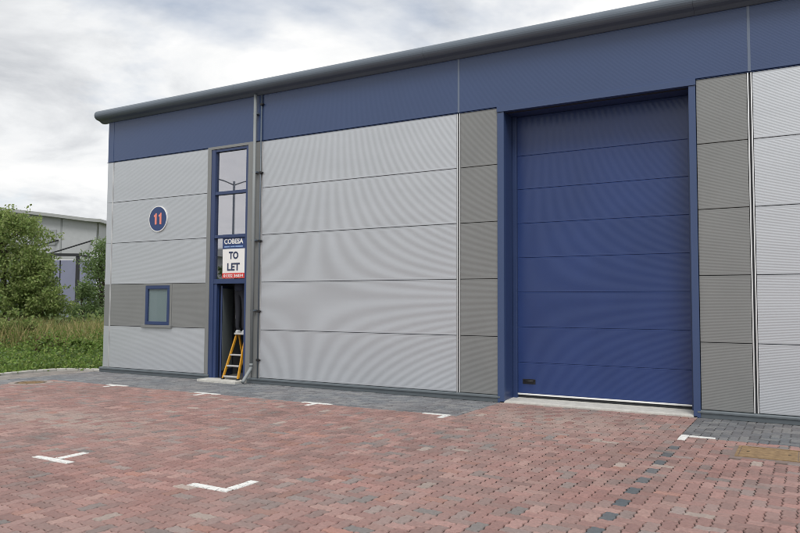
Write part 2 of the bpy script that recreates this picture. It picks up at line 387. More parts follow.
cache = {}
for vert, x, y, cx, cy, col in full[:300]:
    key = (vert, tuple(round(c, 3) for c in col))
    if key not in cache:
        cache[key] = block_mesh('paver_block', SHAPE[vert][0], SHAPE[vert][1], col)
        cache[key].materials.append(M['paver'])
    link('paver_block', cache[key], None, pave, (x, y, rnd.uniform(-0.0015, 0.0015)))
V, F, C = [], [], []
def add_block(lo, hi, col, z):
    n_ = len(lo); o_ = len(V)
    V.extend((p[0], p[1], -0.0085) for p in lo); V.extend((p[0], p[1], z) for p in hi)
    for k in range(n_): F.append((o_ + k, o_ + (k + 1) % n_, o_ + n_ + (k + 1) % n_, o_ + n_ + k)); C.extend([col] * 4)
    F.append(tuple(range(o_ + n_, o_ + 2 * n_))); C.extend([col] * n_)
for vert, x, y, cx, cy, col in full[300:]:
    add_block([(x + p[0], y + p[1]) for p in SHAPE[vert][0]], [(x + p[0], y + p[1]) for p in SHAPE[vert][1]], col, rnd.uniform(-0.002, 0.002))
for lo, hi, col in pieces: add_block(lo, hi, col, rnd.uniform(-0.002, 0.002))
me = mesh('paver_blocks', V, F)
ca = me.color_attributes.new('tint', 'FLOAT_COLOR', 'CORNER')
ca.data.foreach_set('color', np.array([(*c, 1.0) for c in C], np.float32).ravel())
kind(link('paver_blocks', me, 'paver', pave), 'stuff')

# painted bay markings: a thin film on the block tops, broken at the joints
PAINT_OUT = {v_: inset(outline(v_), 0.0035) for v_ in (0, 1)}
def marking(rects):
    v_, f_ = [], []
    for x0, x1, y0, y1 in rects:
        for vert, x, y in cells:
            w_, h_ = (UN, 2 * UN) if vert else (2 * UN, UN)
            if x + w_ + AMP < x0 or x - AMP > x1 or y + h_ + AMP < y0 or y - AMP > y1: continue
            e = [rnd.uniform(-.005, .005) for k in range(4)]
            P = clip([(x + q[0], y + q[1]) for q in PAINT_OUT[vert]], x0 + e[0], x1 + e[1], y0 + e[2], y1 + e[3])
            if len(P) < 3 or area(P) < 2e-5: continue
            n_, o_ = len(P), len(v_)
            v_ += [(a_, b__, .0040) for a_, b__ in P] + [(a_, b__, -.004) for a_, b__ in P]
            f_.append(tuple(range(o_, o_ + n_))); f_ += [(o_ + k, o_ + n_ + k, o_ + n_ + (k + 1) % n_, o_ + (k + 1) % n_) for k in range(n_)]
    me = mesh('bay_marking', v_, f_); bb = bmesh.new(); bb.from_mesh(me); bmesh.ops.recalc_face_normals(bb, faces=bb.faces); bb.to_mesh(me); bb.free()
    link('bay_marking', me, 'paint', pave)
W = 0.095
def tee(x, y, s, l=0.30, r=0.30, st=0.36):                     # bar along the wall, stem of length st towards s
    h = W / 2; e = y + s * W; a_, b__ = sorted((y, e)); c, d = sorted((e + s * .012, e + s * st))
    marking([(x - max(l, h), x + max(r, h), a_, b__), (x - h, x + h, c, d)])
for x in (-12.18, -9.70, -7.18): tee(x, YB + 0.06, -1, st=0.26)
tee(-4.74, YB + 0.04, -1, l=0.42, r=0.0, st=0.24)
tee(-1.40, YB + 0.10, -1, l=0.0, r=0.36, st=0.28)
tee(-6.98, -6.78, 1); tee(-4.53, -6.78, 1, l=0.43, r=0.0, st=0.34)

# covers set in the paving
a, b_, c, d = MANHOLES[0]
mh = thing('inspection_cover', 'rectangular rust brown steel inspection cover set in red paving by charcoal strip', 'manhole cover', (a, c, 0))
def local(o, root):
    o.parent = root; o.matrix_parent_inverse = Matrix.Translation(-Vector(root.location)); return o
local(boxes('frame', [(a, b_, c, c + .03, -.05, .004), (a, b_, d - .03, d, -.05, .004), (a, a + .03, c + .0302, d - .0302, -.05, .004), (b_ - .03, b_, c + .0302, d - .0302, -.05, .004)], 'rust'), mh)
local(box('mortar_bed', a - .13, b_ + .13, c - .13, d + .13, -.07, -.0035, 'mortar'), mh)
xm = (a + b_) / 2
for x0, x1 in ((a + .036, xm - .004), (xm + .004, b_ - .036)):
    lid = local(box('cover_plate', x0, x1, c + .036, d - .036, -.04, .001, 'rust', bevel=.003), mh)
    for kx in (x0 + .08, x1 - .08):
        bb = bmesh.new(); tube_into(bb, [(kx, (c + d) / 2, .0005), (kx, (c + d) / 2, .006)], .016, 10)
        k_ = link('lifting_key_hole', fin(bb, 'lifting_key_hole'), 'iron'); local(k_, mh)
rx, ry, rr = ROUND
mh2 = thing('round_cover', 'round dark brown iron cover ringed by pale blocks near the kerb', 'manhole cover', (rx, ry, 0))
bb = bmesh.new()
for r0, r1, z in ((0.255, 0.30, 0.003),):
    seg = 32; ring = []
    for k in range(seg):
        t = 2 * math.pi * k / seg; ring.append([bb.verts.new((math.cos(t) * q, math.sin(t) * q, zz)) for q, zz in ((r0, -.03), (r0, z), (r1, z), (r1, -.03))])
    for k in range(seg):
        for m_ in range(3): bb.faces.new((ring[k][m_], ring[k][m_ + 1], ring[(k + 1) % seg][m_ + 1], ring[(k + 1) % seg][m_]))
bmesh.ops.recalc_face_normals(bb, faces=bb.faces)
link('frame', fin(bb, 'frame'), 'iron', mh2)
bb = bmesh.new(); tube_into(bb, [(0, 0, -.03), (0, 0, -.002)], 0.248, 32)
for k in range(-3, 4):
    for m_ in range(-3, 4):
        if math.hypot(k, m_) * .065 < .2: bx(bb, k * .065 - .02, k * .065 + .02, m_ * .065 - .012, m_ * .065 + .012, -.0022, .003)
link('cover_plate', fin(bb, 'cover_plate'), 'rust', mh2)
for k in range(16):
    t = 2 * math.pi * k / 16; t2 = t + 2 * math.pi / 16 - 0.03
    P = [(math.cos(q) * r_, math.sin(q) * r_) for q, r_ in ((t, .305), (t2, .305), (t2, .43), (t, .43))]; P = P[::-1] if area(P) < 0 else P
    me = block_mesh('paver_block', P, inset(P, .005), (0.36, 0.30, 0.27), .002); link('paver_block', me, 'paver', mh2)

# ------------------------------------------------------------------ the industrial unit
B = thing('industrial_unit', 'silver and blue ribbed metal clad industrial unit with tall blue loading door', 'building', (-14.91, 0, 0))
B_ = []
def part(o, parent=None):
    p = parent or B
    o.parent = p; o.matrix_parent_inverse = Matrix.Identity(4) if parent else Matrix.Translation(-Vector((-14.91, 0, 0)))
    return o
PITCH_R, DEPTH_R = 0.0157, 0.00095
panel_cache = {}
def rib_panel(name, x0, x1, z0, z1, material, y=0.0, ribs=True):
    """micro-ribbed cladding cassette: horizontal ribs, folded back edges, 8 mm joint round it"""
    g = 0.005; wd, ht = x1 - x0 - 2 * g, z1 - z0 - 2 * g
    key = (round(wd, 3), round(ht, 3), material, ribs)
    if key not in panel_cache:
        prof = [(0.045, 0), (0.004, 0), (0, 0.004)]
        if ribs:
            n_ = int((ht - 0.05) / PITCH_R); zz = (ht - n_ * PITCH_R) / 2
            for k in range(n_):
                q = zz + k * PITCH_R
                prof += [(0, q), (DEPTH_R * (0.5 if material == 'blue' else 1), q + PITCH_R * 0.5)]
        prof += [(0, ht - 0.004), (0.004, ht), (0.045, ht)]
        n_ = len(prof); vv = [(0, a_, b__) for a_, b__ in prof] + [(wd, a_, b__) for a_, b__ in prof]
        ff = [(k, n_ + k, n_ + k + 1, k + 1) for k in range(n_ - 1)]
        o_ = len(vv)
        for xx, s in ((0, 1), (wd, -1)):
            vv += [(xx, 0, 0), (xx, 0.045, 0), (xx, 0.045, ht), (xx, 0, ht)]
            k = len(vv) - 4; ff.append((k, k + 1, k + 2, k + 3) if s > 0 else (k + 3, k + 2, k + 1, k))
        me_ = mesh(name, vv, ff); me_.materials.append(M[material]); panel_cache[key] = me_
    o = link(name, panel_cache[key], None, B)
    o.location = Vector((x0 + g, y, z0 + g)) - Vector((-14.91, 0, 0))
    return o
ZB0 = 0.12; ROWS = [(ZB0 + k, ZB0 + k + 1) for k in range(5)]; ZT = 5.12; ZE = 6.12
for k, (a, b_) in enumerate(ROWS):
    m_ = 'char' if k == 1 else 'silver'
    part(box('corner_flashing', -14.915, -14.725, -0.004, 0.06, a + .002, b_ - .002, m_, bevel=.002))
    if k == 1:
        rib_panel('wall_panel', -14.69, -13.53, a, b_, 'char'); rib_panel('wall_panel', -12.60, -11.55, a, b_, 'char')
    else: rib_panel('wall_panel', -14.69, -11.55, a, b_, 'silver')
    rib_panel('wall_panel', -9.96, -5.43, a, b_, 'silver')
    rib_panel('wall_panel', -5.36, -4.64, a, b_, 'char')
    rib_panel('wall_panel', -1.405, -0.70, a, b_, 'char')
    rib_panel('wall_panel', -0.63, 3.93, a, b_, 'silver'); rib_panel('wall_panel', 4.0, 8.55, a, b_, 'silver')
for a, b_ in ((-14.73, -9.975), (-9.975, -5.395), (-5.395, -0.665), (-0.665, 3.965), (3.965, 8.55)):
    rib_panel('fascia_panel', a, b_, ZT + .012, ZE + .06, 'blue')
part(box('corner_flashing', -14.918, -14.725, -0.006, 0.06, ZT + .012, ZE + .06, 'blue', bevel=.002))
for x in (-5.395, -0.665, 3.965): part(box('fascia_cover_strip', x - .02, x + .02, -.004, .02, ZT + .014, ZE + .055, 'bluestrip', bevel=.002))
# drip flashing under the fascia (stops at the door head, which has its own)
for a, b_ in ((-14.94, -11.56), (-9.99, -4.645), (-1.40, 8.55)): part(extrude_profile('drip_flashing', [(.05, ZT - .001), (-.012, ZT - .004), (-.014, ZT + .002), (.05, ZT + .014)], a, b_, 'blue'))
# vertical joints: two bright lips and a dark gasket between them
def vjoint(x, w_, z0, z1, lip=.014):
    g_ = part(box('joint_gasket', x - w_ / 2, x + w_ / 2, .012, .05, z0, z1, 'gasket'))
    for s in (-1, 1):
        c_ = x + s * (w_ / 2 - lip / 2); part(box('joint_lip', c_ - lip / 2, c_ + lip / 2, -.006, .011, z0 + .001, z1 - .001, 'lip'))
for x in (-5.395, -0.665, 3.965): vjoint(x, .062, ZB0, ZT - .005, .017)
vjoint(-14.707, .034, ZB0, ZT - .005, .009)
vjoint(-9.975, .03, ZB0, ZT - .005, .008)
# liner behind the cladding, with openings
for a, b_, z0, z1 in ((-14.9, -13.53, .02, ZE), (-13.53, -12.60, .02, 1.12), (-13.53, -12.60, 2.12, ZE), (-12.60, -11.435, .02, ZE), (-11.435, -10.36, 5.06, ZE), (-10.36, -4.64, .02, ZE),
                      (-4.64, -1.41, 5.03, ZE), (-1.41, 8.55, .02, ZE)):
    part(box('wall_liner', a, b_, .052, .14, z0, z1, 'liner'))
# plinth flashing: sloping ledge and dark upstand
for a, b_ in ((-15.02, -11.40), (-10.30, -4.60), (-1.455, 8.55)):
    part(extrude_profile('plinth_flashing', [(.05, ZB0 + .004), (-.018, ZB0 - .006), (-.032, ZB0 - .022), (-.034, ZB0 - .045), (-.016, ZB0 - .05), (-.016, .0), (.05, .0)], a, b_, 'flash'))
# bullnose eaves gutter
c_, r_ = (-.150, 6.288), .115
prof = [(.06, 6.125), (-.02, 6.118), (-.030, 6.121), (-.10, 6.160)]
for k in range(0, 11):
    t = math.radians(248 - k * 16.5); prof.append((c_[0] + r_ * math.cos(t), c_[1] + r_ * math.sin(t)))
prof += [(.06, 6.42)]
x0 = -15.14
for x1 in (-10.6, -6.0, -1.4, 3.2, 8.56):
    part(extrude_profile('eaves_gutter', prof, x0 + .0015, x1 - .0015, 'gutter')); x0 = x1
bb = bmesh.new(); vs = [bb.verts.new((-15.165, y * .93 - .006, 6.28 + (z - 6.28) * .93)) for y, z in prof]; v2 = [bb.verts.new((-15.1405, y, z)) for y, z in prof]
bb.faces.new(vs); n_ = len(prof)
for k in range(n_): bb.faces.new((vs[k], v2[k], v2[(k + 1) % n_], vs[(k + 1) % n_]))
bmesh.ops.recalc_face_normals(bb, faces=bb.faces)
part(link('gutter_end_cap', fin(bb, 'gutter_end_cap'), 'gutter'))
# rest of the shell, out of the camera's sight
for k in range(6):
    part(box('gable_panel', -14.914, -14.87, .062, 16, ZB0 + k + .005, ZB0 + k + (.995 if k < 5 else 1.06), 'blue' if k == 5 else 'char' if k == 1 else 'silver'))
part(box('rear_wall', -14.86, 8.55, 15.9, 16, 0, 6.2, 'silver')); part(box('party_wall', 8.56, 8.66, 0.0, 16, 0, 6.2, 'silver'))
part(extrude_profile('roof', [(.061, 6.44), (8, 7.25), (16.1, 6.44), (16.1, 6.2), (8, 7.0), (.061, 6.2)], -15.1, 8.7, 'gutter'))

# loading door: frame, recess, eight sections
DX0, DX1, DY, DZ = -4.52, -1.51, 0.45, 5.03
for a, b_ in ((-4.64, DX0), (DX1, -1.41)): part(box('door_jamb', a, b_, -.03, .05, .0, 5.03, 'blue', bevel=.003))
part(box('door_head_flashing', -4.645, -1.405, -.045, .05, 5.031, 5.13, 'blue', bevel=.003))
part(box('door_reveal', DX0 - .02, DX0 - .001, .051, DY + .06, .0, 5.03, 'frameblue')); part(box('door_reveal', DX1 + .001, DX1 + .02, .051, DY + .06, .0, 5.03, 'frameblue'))
part(box('door_soffit', DX0, DX1, .051, DY + .06, 5.0305, 5.06, 'frameblue'))
for a, b_ in ((DX0 + .001, DX0 + .075), (DX1 - .075, DX1 - .001)): part(box('door_track', a, b_, DY - .06, DY + .05, .03, 5.03, 'frameblue', bevel=.004))
LD = part(box('loading_door', DX0 + .03, DX1 - .03, DY + .04, DY + .06, .10, 5.03, 'liner'))
zs = [.125, .66, 1.28, 1.89, 2.50, 3.11, 3.72, 4.32, 5.03]
def door_section(z0, z1):
    g = .0012; ht = z1 - z0 - 2 * g; x0, x1 = DX0 + .0755, DX1 - .0755
    prof = [(.04, 0), (.005, 0), (0, .006)]
    q = .03
    while q + .03 < ht:                                        # fine horizontal stucco ribs
        prof += [(0, q), (.0005, q + .0069)]; q += .0138
    prof += [(0, ht - .006), (.005, ht), (.04, ht)]
    n_ = len(prof); vv = [(x0, DY + a_, z0 + g + b__) for a_, b__ in prof] + [(x1, DY + a_, z0 + g + b__) for a_, b__ in prof]
    return link('door_section', mesh('door_section', vv, [(k, n_ + k, n_ + k + 1, k + 1) for k in range(n_ - 1)]), 'doorblue')
for a, b_ in zip(zs, zs[1:]): part(door_section(a, b_), LD)
part(box('bottom_seal', DX0 + .03, DX1 - .03, DY - .012, DY + .038, .098, .124, 'white', bevel=.004), LD)
part(box('threshold_gap', DX0 + .03, DX1 - .03, DY + .01, DY + .06, .045, .096, 'gasket'), LD)
h_ = part(boxes('lift_handle', [(-4.36, -4.13, DY - .006, DY - .001, .29, .375)], 'black', bevel=.002), LD)
part(tube('grip', [(-4.33, DY - .004, .35), (-4.33, DY - .035, .345), (-4.16, DY - .035, .345), (-4.16, DY - .004, .35)], .010, 'black', seg=6), LD)
sill = part(extrude_profile('door_sill', [(DY + .06, .05), (.03, .035), (-.03, .02), (-.03, -.03), (DY + .06, -.03)], -4.60, -1.46, 'conc'))

# office window
WN = part(boxes('window', [(-13.53, -12.60, .045, .051, 1.12, 2.12)], 'char'))
x0, x1, z0, z1 = -13.46, -12.67, 1.17, 2.075
for q in ((x0, x1, z1 - .075, z1), (x0, x1, z0, z0 + .075), (x0, x0 + .075, z0 + .0755, z1 - .0755), (x1 - .075, x1, z0 + .0755, z1 - .0755)):
    part(box('window_frame', q[0], q[1], -.012, .04, q[2], q[3], 'frameblue', bevel=.003), WN)
part(box('blind', x0 + .076, x1 - .076, .032, .038, z0 + .076, z1 - .076, 'obscure'), WN)
part(box('pane', x0 + .0756, x1 - .0756, .014, .02, z0 + .0756, z1 - .0756, 'clear'), WN)
for q in ((-13.53, -13.465, 1.122, 2.118), (-12.665, -12.60, 1.122, 2.118)): part(box('window_trim', q[0], q[1], -.006, .044, q[2], q[3], 'char', bevel=.002), WN)
part(box('window_trim', -13.464, -12.666, -.006, .044, 2.078, 2.118, 'char', bevel=.002), WN)
part(box('window_sill', -13.56, -12.57, -.05, .044, 1.105, 1.165, 'char', bevel=.003), WN)

# entrance: tall glazed screen over an open doorway
EN = part(box('entrance_screen', -11.548, -11.44, -.012, .05, .12, 5.14, 'char', bevel=.003))
part(box('screen_trim', -10.365, -10.19, -.012, .05, .0, 5.14, 'char', bevel=.003), EN)
part(box('screen_trim', -10.186, -9.992, .004, .05, .121, 5.118, 'char'), EN)
part(box('screen_trim', -11.4395, -10.366, -.012, .05, 5.08, 5.14, 'char', bevel=.003), EN)
FY0, FY1 = .05, .12
for a, b_ in ((-11.439, -11.325), (-10.43, -10.366)): part(box('screen_frame', a, b_, .0, FY1, .0, 5.079, 'frameblue', bevel=.003), EN)
for z0, z1 in ((5.02, 5.079), (4.06, 4.13), (3.10, 3.17), (2.10, 2.20)): part(box('transom', -11.3245, -10.4305, .005, FY1, z0, z1, 'frameblue', bevel=.003), EN)
for z0, z1 in ((4.131, 5.019), (3.171, 4.059), (2.201, 3.099)): part(box('pane', -11.3242, -10.4308, .06, .066, z0, z1, 'glass'), EN)
# door jamb and open leaf, seen through the opening
part(box('door_jamb', -11.3245, -11.24, .02, FY1, .03, 2.099, 'frameblue', bevel=.003), EN)
def slab(name, p, q, t, z0, z1, material, parent):
    p, q = Vector(p), Vector(q); n_ = Vector((-(q - p).y, (q - p).x)).normalized() * t
    c = [p, q, q + n_, p + n_]; vv = [(*a_, z0) for a_ in c] + [(*a_, z1) for a_ in c]
    me_ = mesh(name, vv, [(0, 3, 2, 1), (4, 5, 6, 7), (0, 1, 5, 4), (1, 2, 6, 5), (2, 3, 7, 6), (3, 0, 4, 7)])
    b0 = bmesh.new(); b0.from_mesh(me_); bmesh.ops.recalc_face_normals(b0, faces=b0.faces); b0.to_mesh(me_); b0.free()
    return part(link(name, me_, material), parent)
LF = slab('door_leaf', (-11.19, .145), (-11.56, .90), .035, .06, 2.06, 'frameblue', EN)
dl = (Vector((-11.56, .90)) - Vector((-11.19, .145))).normalized(); nl_ = Vector((dl.y, -dl.x)) * .003
slab('leaf_panel', Vector((-11.19, .145)) + dl * .05 + nl_, Vector((-11.56, .90)) - dl * .05 + nl_, .0025, .20, 2.0, 'obscure', LF)
# entrance lobby behind: floor, walls, ceiling
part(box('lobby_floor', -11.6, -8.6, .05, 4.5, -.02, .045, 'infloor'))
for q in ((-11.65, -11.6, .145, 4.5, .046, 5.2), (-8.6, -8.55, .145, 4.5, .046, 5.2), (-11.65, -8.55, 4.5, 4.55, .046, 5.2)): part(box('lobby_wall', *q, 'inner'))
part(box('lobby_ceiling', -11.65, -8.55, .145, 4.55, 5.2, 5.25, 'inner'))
part(box('doorstep', -11.42, -10.33, -.34, .049, -.03, .05, 'conc', bevel=.006))
# rainwater pipe, its clips and shoe, thin conduit with clips
px, py = -10.125, -.085
dp = part(tube('downpipe', [(px, py, 6.12), (px, py, .36)], .034, 'pipe', seg=14))
part(tube('pipe_shoe', [(px, py, .40), (px, py, .34), (px - .005, -.11, .29), (px - .012, -.30, .075), (px - .013, -.33, .045)], .038, 'pipe', seg=14), dp)
part(tube('pipe_collar', [(px, py, .42), (px, py, .36)], .042, 'pipe', seg=14), dp)
for z in (5.7, 4.44, 2.99, 1.51): part(box('pipe_bracket', px - .06, px + .06, py + .0, -.0, z, z + .03, 'gutter'), dp)
cx_, cy_ = -10.0, -.03
cn = part(tube('conduit', [(cx_, cy_, 6.12), (cx_, cy_, .12)], .013, 'gutter', seg=8))
for z in (5.91, 4.44, 2.99, 1.51, .49): part(boxes('conduit_clip', [(cx_ - .03, cx_ + .03, cy_ - .022, .0, z - .025, z + .025), (cx_ + .031, cx_ + .055, cy_ - .03, -.0, z - .014, z + .014)], 'black', bevel=.004), cn)

# ------------------------------------------------------------------ signs
NS = thing('unit_number_sign', 'round blue unit number sign with white rim and salmon 11', 'sign', (-13.09, -.02, 3.63))
def disc(name, r0, r1, y, material, parent, th=.004):
    bb = bmesh.new(); seg = 48
    ring = [[bb.verts.new((math.cos(2 * math.pi * k / seg) * q, yy, math.sin(2 * math.pi * k / seg) * q)) for k in range(seg)] for q, yy in ((r1, y), (r1, y + th), )]
    for k in range(seg): bb.faces.new((ring[0][k], ring[0][(k + 1) % seg], ring[1][(k + 1) % seg], ring[1][k]))
    if r0:
        ri = [bb.verts.new((math.cos(2 * math.pi * k / seg) * r0, y, math.sin(2 * math.pi * k / seg) * r0)) for k in range(seg)]
        for k in range(seg): bb.faces.new((ring[0][k], ri[k], ri[(k + 1) % seg], ring[0][(k + 1) % seg]))
    else: bb.faces.new(ring[0])
    bmesh.ops.recalc_face_normals(bb, faces=bb.faces)
    return link(name, fin(bb, name), material, parent)
disc('plate', 0, .283, 0, 'signblue', NS, .02); disc('rim', .2835, .302, -.004, 'white', NS, .023)
for s in (-1, 1):
    q = s * .078; bb = bmesh.new()
    P = [(-.028, -.13), (.028, -.13), (.028, .135), (-.010, .135), (-.022, .108), (-.062, .085), (-.062, .045), (-.028, .058)]
    vs = [bb.verts.new((q + a + .01, -.006, b_)) for a, b_ in P]; v2 = [bb.verts.new((q + a + .01, .0, b_)) for a, b_ in P]
    bb.faces.new(vs)
    for k in range(len(P)): bb.faces.new((vs[k], v2[k], v2[(k + 1) % len(P)], vs[(k + 1) % len(P)]))
    bmesh.ops.recalc_face_normals(bb, faces=bb.faces); link('digit', fin(bb, 'digit'), 'salmon', NS)

TB = thing('letting_board', 'white TO LET board with blue heading and red foot strip on entrance glass', 'sign', (0, 0, 0))
ax0, ax1, yb = -11.10, -10.46, .04
box('backing_board', ax0, ax1, yb, yb + .012, 2.215, 3.12, 'white', TB)
box('heading_panel', ax0, ax1, yb - .003, yb - .0002, 2.86, 3.12, 'signblue', TB)
box('foot_strip', ax0, ax1, yb - .003, yb - .0002, 2.215, 2.33, 'signred', TB)
cxm = (ax0 + ax1) / 2
text('lettering', 'COBESA', cxm - .0, 3.02, .115, .55, yb - .006, 'white', TB, .03)
for k, (a, b_) in enumerate(((-.27, -.11), (-.09, .03), (.05, .26))): box('tagline', cxm + a, cxm + b_, yb - .005, yb - .0032, 2.893, 2.918, 'paleblue', TB)
text('lettering', 'TO', cxm, 2.715, .165, .27, yb - .004, 'ink', TB, .03)
text('lettering', 'LET', cxm, 2.465, .165, .36, yb - .004, 'ink', TB, .03)
text('lettering', '01332 36034', cxm, 2.272, .066, .56, yb - .006, 'white', TB, .02)

# ------------------------------------------------------------------ stepladder and the person on it
LA = thing('stepladder', 'short yellow stepladder with pale treads standing in the open doorway', 'ladder', (-10.70, 0, .05))
def bar(name, p, q, hw, hd, material, parent):
    bb = bmesh.new(); p, q = Vector(p), Vector(q)
    off = [(-hw, -hd), (hw, -hd), (hw, hd), (-hw, hd)]
    a_ = [bb.verts.new(p + Vector((s, t, 0))) for s, t in off]; b__ = [bb.verts.new(q + Vector((s, t, 0))) for s, t in off]
    bb.faces.new(a_[::-1]); bb.faces.new(b__)
    for k in range(4): bb.faces.new((a_[k], a_[(k + 1) % 4], b__[(k + 1) % 4], b__[k]))
    bmesh.ops.recalc_face_normals(bb, faces=bb.faces)
    return link(name, fin(bb, name), material, parent)
ft = lambda s, t: Vector((s * (.215 - .085 * t), -.09 + .33 * t, .96 * t))
bt = lambda s, t: Vector((s * (.20 - .08 * t), .62 - .32 * t, .94 * t))
for s in (-1, 1):
    bar('front_rail', ft(s, 0.02), ft(s, 1), .013, .026, 'yellow', LA); bar('rear_rail', bt(s, 0.02), bt(s, 1), .015, .02, 'yellow', LA)
    bar('foot', ft(s, -.0) + Vector((0, 0, .0)), ft(s, .03), .025, .034, 'black', LA); bar('foot', bt(s, 0), bt(s, .03), .02, .026, 'black', LA)
for t in (.07, .30, .54):
    q = ft(1, t); w_ = q.x - .02; o = boxes('tread', [(-w_, w_, q.y - .035, q.y + .06, q.z - .018, q.z + .012)], 'alu', LA, bevel=.003)
boxes('top_platform', [(-.15, .15, .17, .36, .945, .985)], 'alu', LA, bevel=.004)
for t in (.25, .6): bar('cross_brace', bt(-1, t), bt(1, t), .010, .012, 'alu', LA)

def skin_mesh(name, verts, edges, radii, root=0, sub=2):
    me = bpy.data.meshes.new(name); me.from_pydata(verts, edges, []); ob = bpy.data.objects.new(name + '_tmp', me); COL.objects.link(ob)
    md = ob.modifiers.new('skin', 'SKIN'); md.use_smooth_shade = True
    for k, r in enumerate(radii):
        sv = me.skin_vertices[0].data[k]; sv.radius = r if isinstance(r, tuple) else (r, r); sv.use_root = (k == root)
    sb = ob.modifiers.new('sub', 'SUBSURF'); sb.levels = sub; sb.render_levels = sub
    dg = bpy.context.evaluated_depsgraph_get(); dg.update()
    out = bpy.data.meshes.new_from_object(ob.evaluated_get(dg)); out.name = name
    bpy.data.objects.remove(ob); bpy.data.meshes.remove(me); out.materials.clear()
    return out
# standing on the top platform, facing into the building, both arms raised to the door head
PE = thing('person', 'person in dark work clothes standing on the stepladder behind the letting board', 'person', (-10.76, .27, 1.037))
legs = [(0, 0, .93), (-.09, .01, .88), (-.085, .0, .50), (-.085, .03, .10), (-.085, -.02, .045), (.09, .01, .88), (.085, -.02, .50), (.085, .03, .10), (.085, -.02, .045)]
body_v = [(0, 0, .93), (0, .0, 1.12), (0, .0, 1.32), (0, .0, 1.44), (0, .01, 1.52), (0, .02, 1.60), (0, .025, 1.70),
          (-.09, .01, .86), (-.095, .02, .48), (-.09, .0, .09), (.09, .01, .86), (.095, .02, .48), (.09, .0, .09),
          (-.17, .0, 1.42), (-.25, .10, 1.27), (-.20, .30, 1.42), (.17, .0, 1.42), (.25, .10, 1.27), (.20, .30, 1.42), (-.09, .10, .045), (.09, .10, .045)]
body_e = [(0, 1), (1, 2), (2, 3), (3, 4), (4, 5), (5, 6), (0, 7), (7, 8), (8, 9), (0, 10), (10, 11), (11, 12), (3, 13), (13, 14), (14, 15), (3, 16), (16, 17), (17, 18), (9, 19), (12, 20)]
body_r = [(.15, .11), (.145, .105), (.165, .115), (.13, .09), .058, (.075, .09), (.078, .098), .088, .062, .043, .088, .062, .043, .062, .047, .034, .062, .047, .034, .035, .035]
link('body', skin_mesh('body', body_v, body_e, body_r), 'trouser', PE, smooth=True)
link('jacket', skin_mesh('jacket', [(0, 0, .88), (0, 0, 1.12), (0, 0, 1.32), (0, 0, 1.45), (-.18, 0, 1.42), (-.25, .10, 1.27), (-.21, .27, 1.40), (.18, 0, 1.42), (.25, .10, 1.27), (.21, .27, 1.40)],
     [(0, 1), (1, 2), (2, 3), (3, 4), (4, 5), (5, 6), (3, 7), (7, 8), (8, 9)], [(.175, .135), (.165, .125), (.185, .135), (.14, .10), .075, .058, .046, .075, .058, .046], 1), 'jacket', PE, smooth=True)
hd_ = skin_mesh('head', [(0, .02, 1.55), (0, .03, 1.62), (0, .03, 1.70), (0, .10, 1.62), (0, .135, 1.645), (-.085, .03, 1.645), (.085, .03, 1.645)], [(0, 1), (1, 2), (1, 3), (3, 4), (1, 5), (1, 6)],
     [.055, (.08, .095), (.08, .098), .05, .014, .02, .02])
link('head', hd_, 'skin', PE, smooth=True)
bb = bmesh.new(); bmesh.ops.create_icosphere(bb, subdivisions=3, radius=1, matrix=Matrix.Translation((0, .015, 1.70)) @ Matrix.Diagonal((.093, .112, .098, 1)))
for v_ in bb.verts:
    if v_.co.y > .05 and v_.co.z < 1.71: v_.co.y = .05
link('hair', fin(bb, 'hair'), 'hair', PE, smooth=True)
for s in (-1, 1):
    c0 = Vector((s * .20, .31, 1.43)); vv = [c0, c0 + Vector((0, .03, .045))]; ee = [(0, 1)]; rr = [.03, (.036, .018)]
    for k, ln in enumerate((.055, .065, .07, .06)):
        i0_ = len(vv); dx_ = (k - 1.5) * .018
        vv += [c0 + Vector((dx_, .04, .085)), c0 + Vector((dx_, .055, .085 + ln * .55)), c0 + Vector((dx_, .09, .085 + ln * .75))]; ee += [(1, i0_), (i0_, i0_ + 1), (i0_ + 1, i0_ + 2)]; rr += [.0095, .009, .008]
    i0_ = len(vv); vv += [c0 + Vector((-s * .04, .05, .04)), c0 + Vector((-s * .055, .08, .06))]; ee += [(1, i0_), (i0_, i0_ + 1)]; rr += [.011, .009]
    link('hand', skin_mesh('hand', vv, ee, rr, 0, 1), 'skin', PE, smooth=True)
    xs = s * .09
    sh = skin_mesh('shoe', [(xs, -.05, -.005), (xs, .03, -.003), (xs, .13, -.012), (xs, .19, -.018), (xs, -.02, .06)], [(0, 1), (1, 2), (2, 3), (1, 4)], [(.042, .045), (.045, .045), (.045, .036), (.04, .028), .048], 1, 2)
    link('shoe', sh, 'shoe', PE, smooth=True)
bar('pale_stripe', (-.158, .02, .60), (-.150, .015, .30), .006, .012, 'legstrip', PE)  # narrow pale strip down the outside of one leg

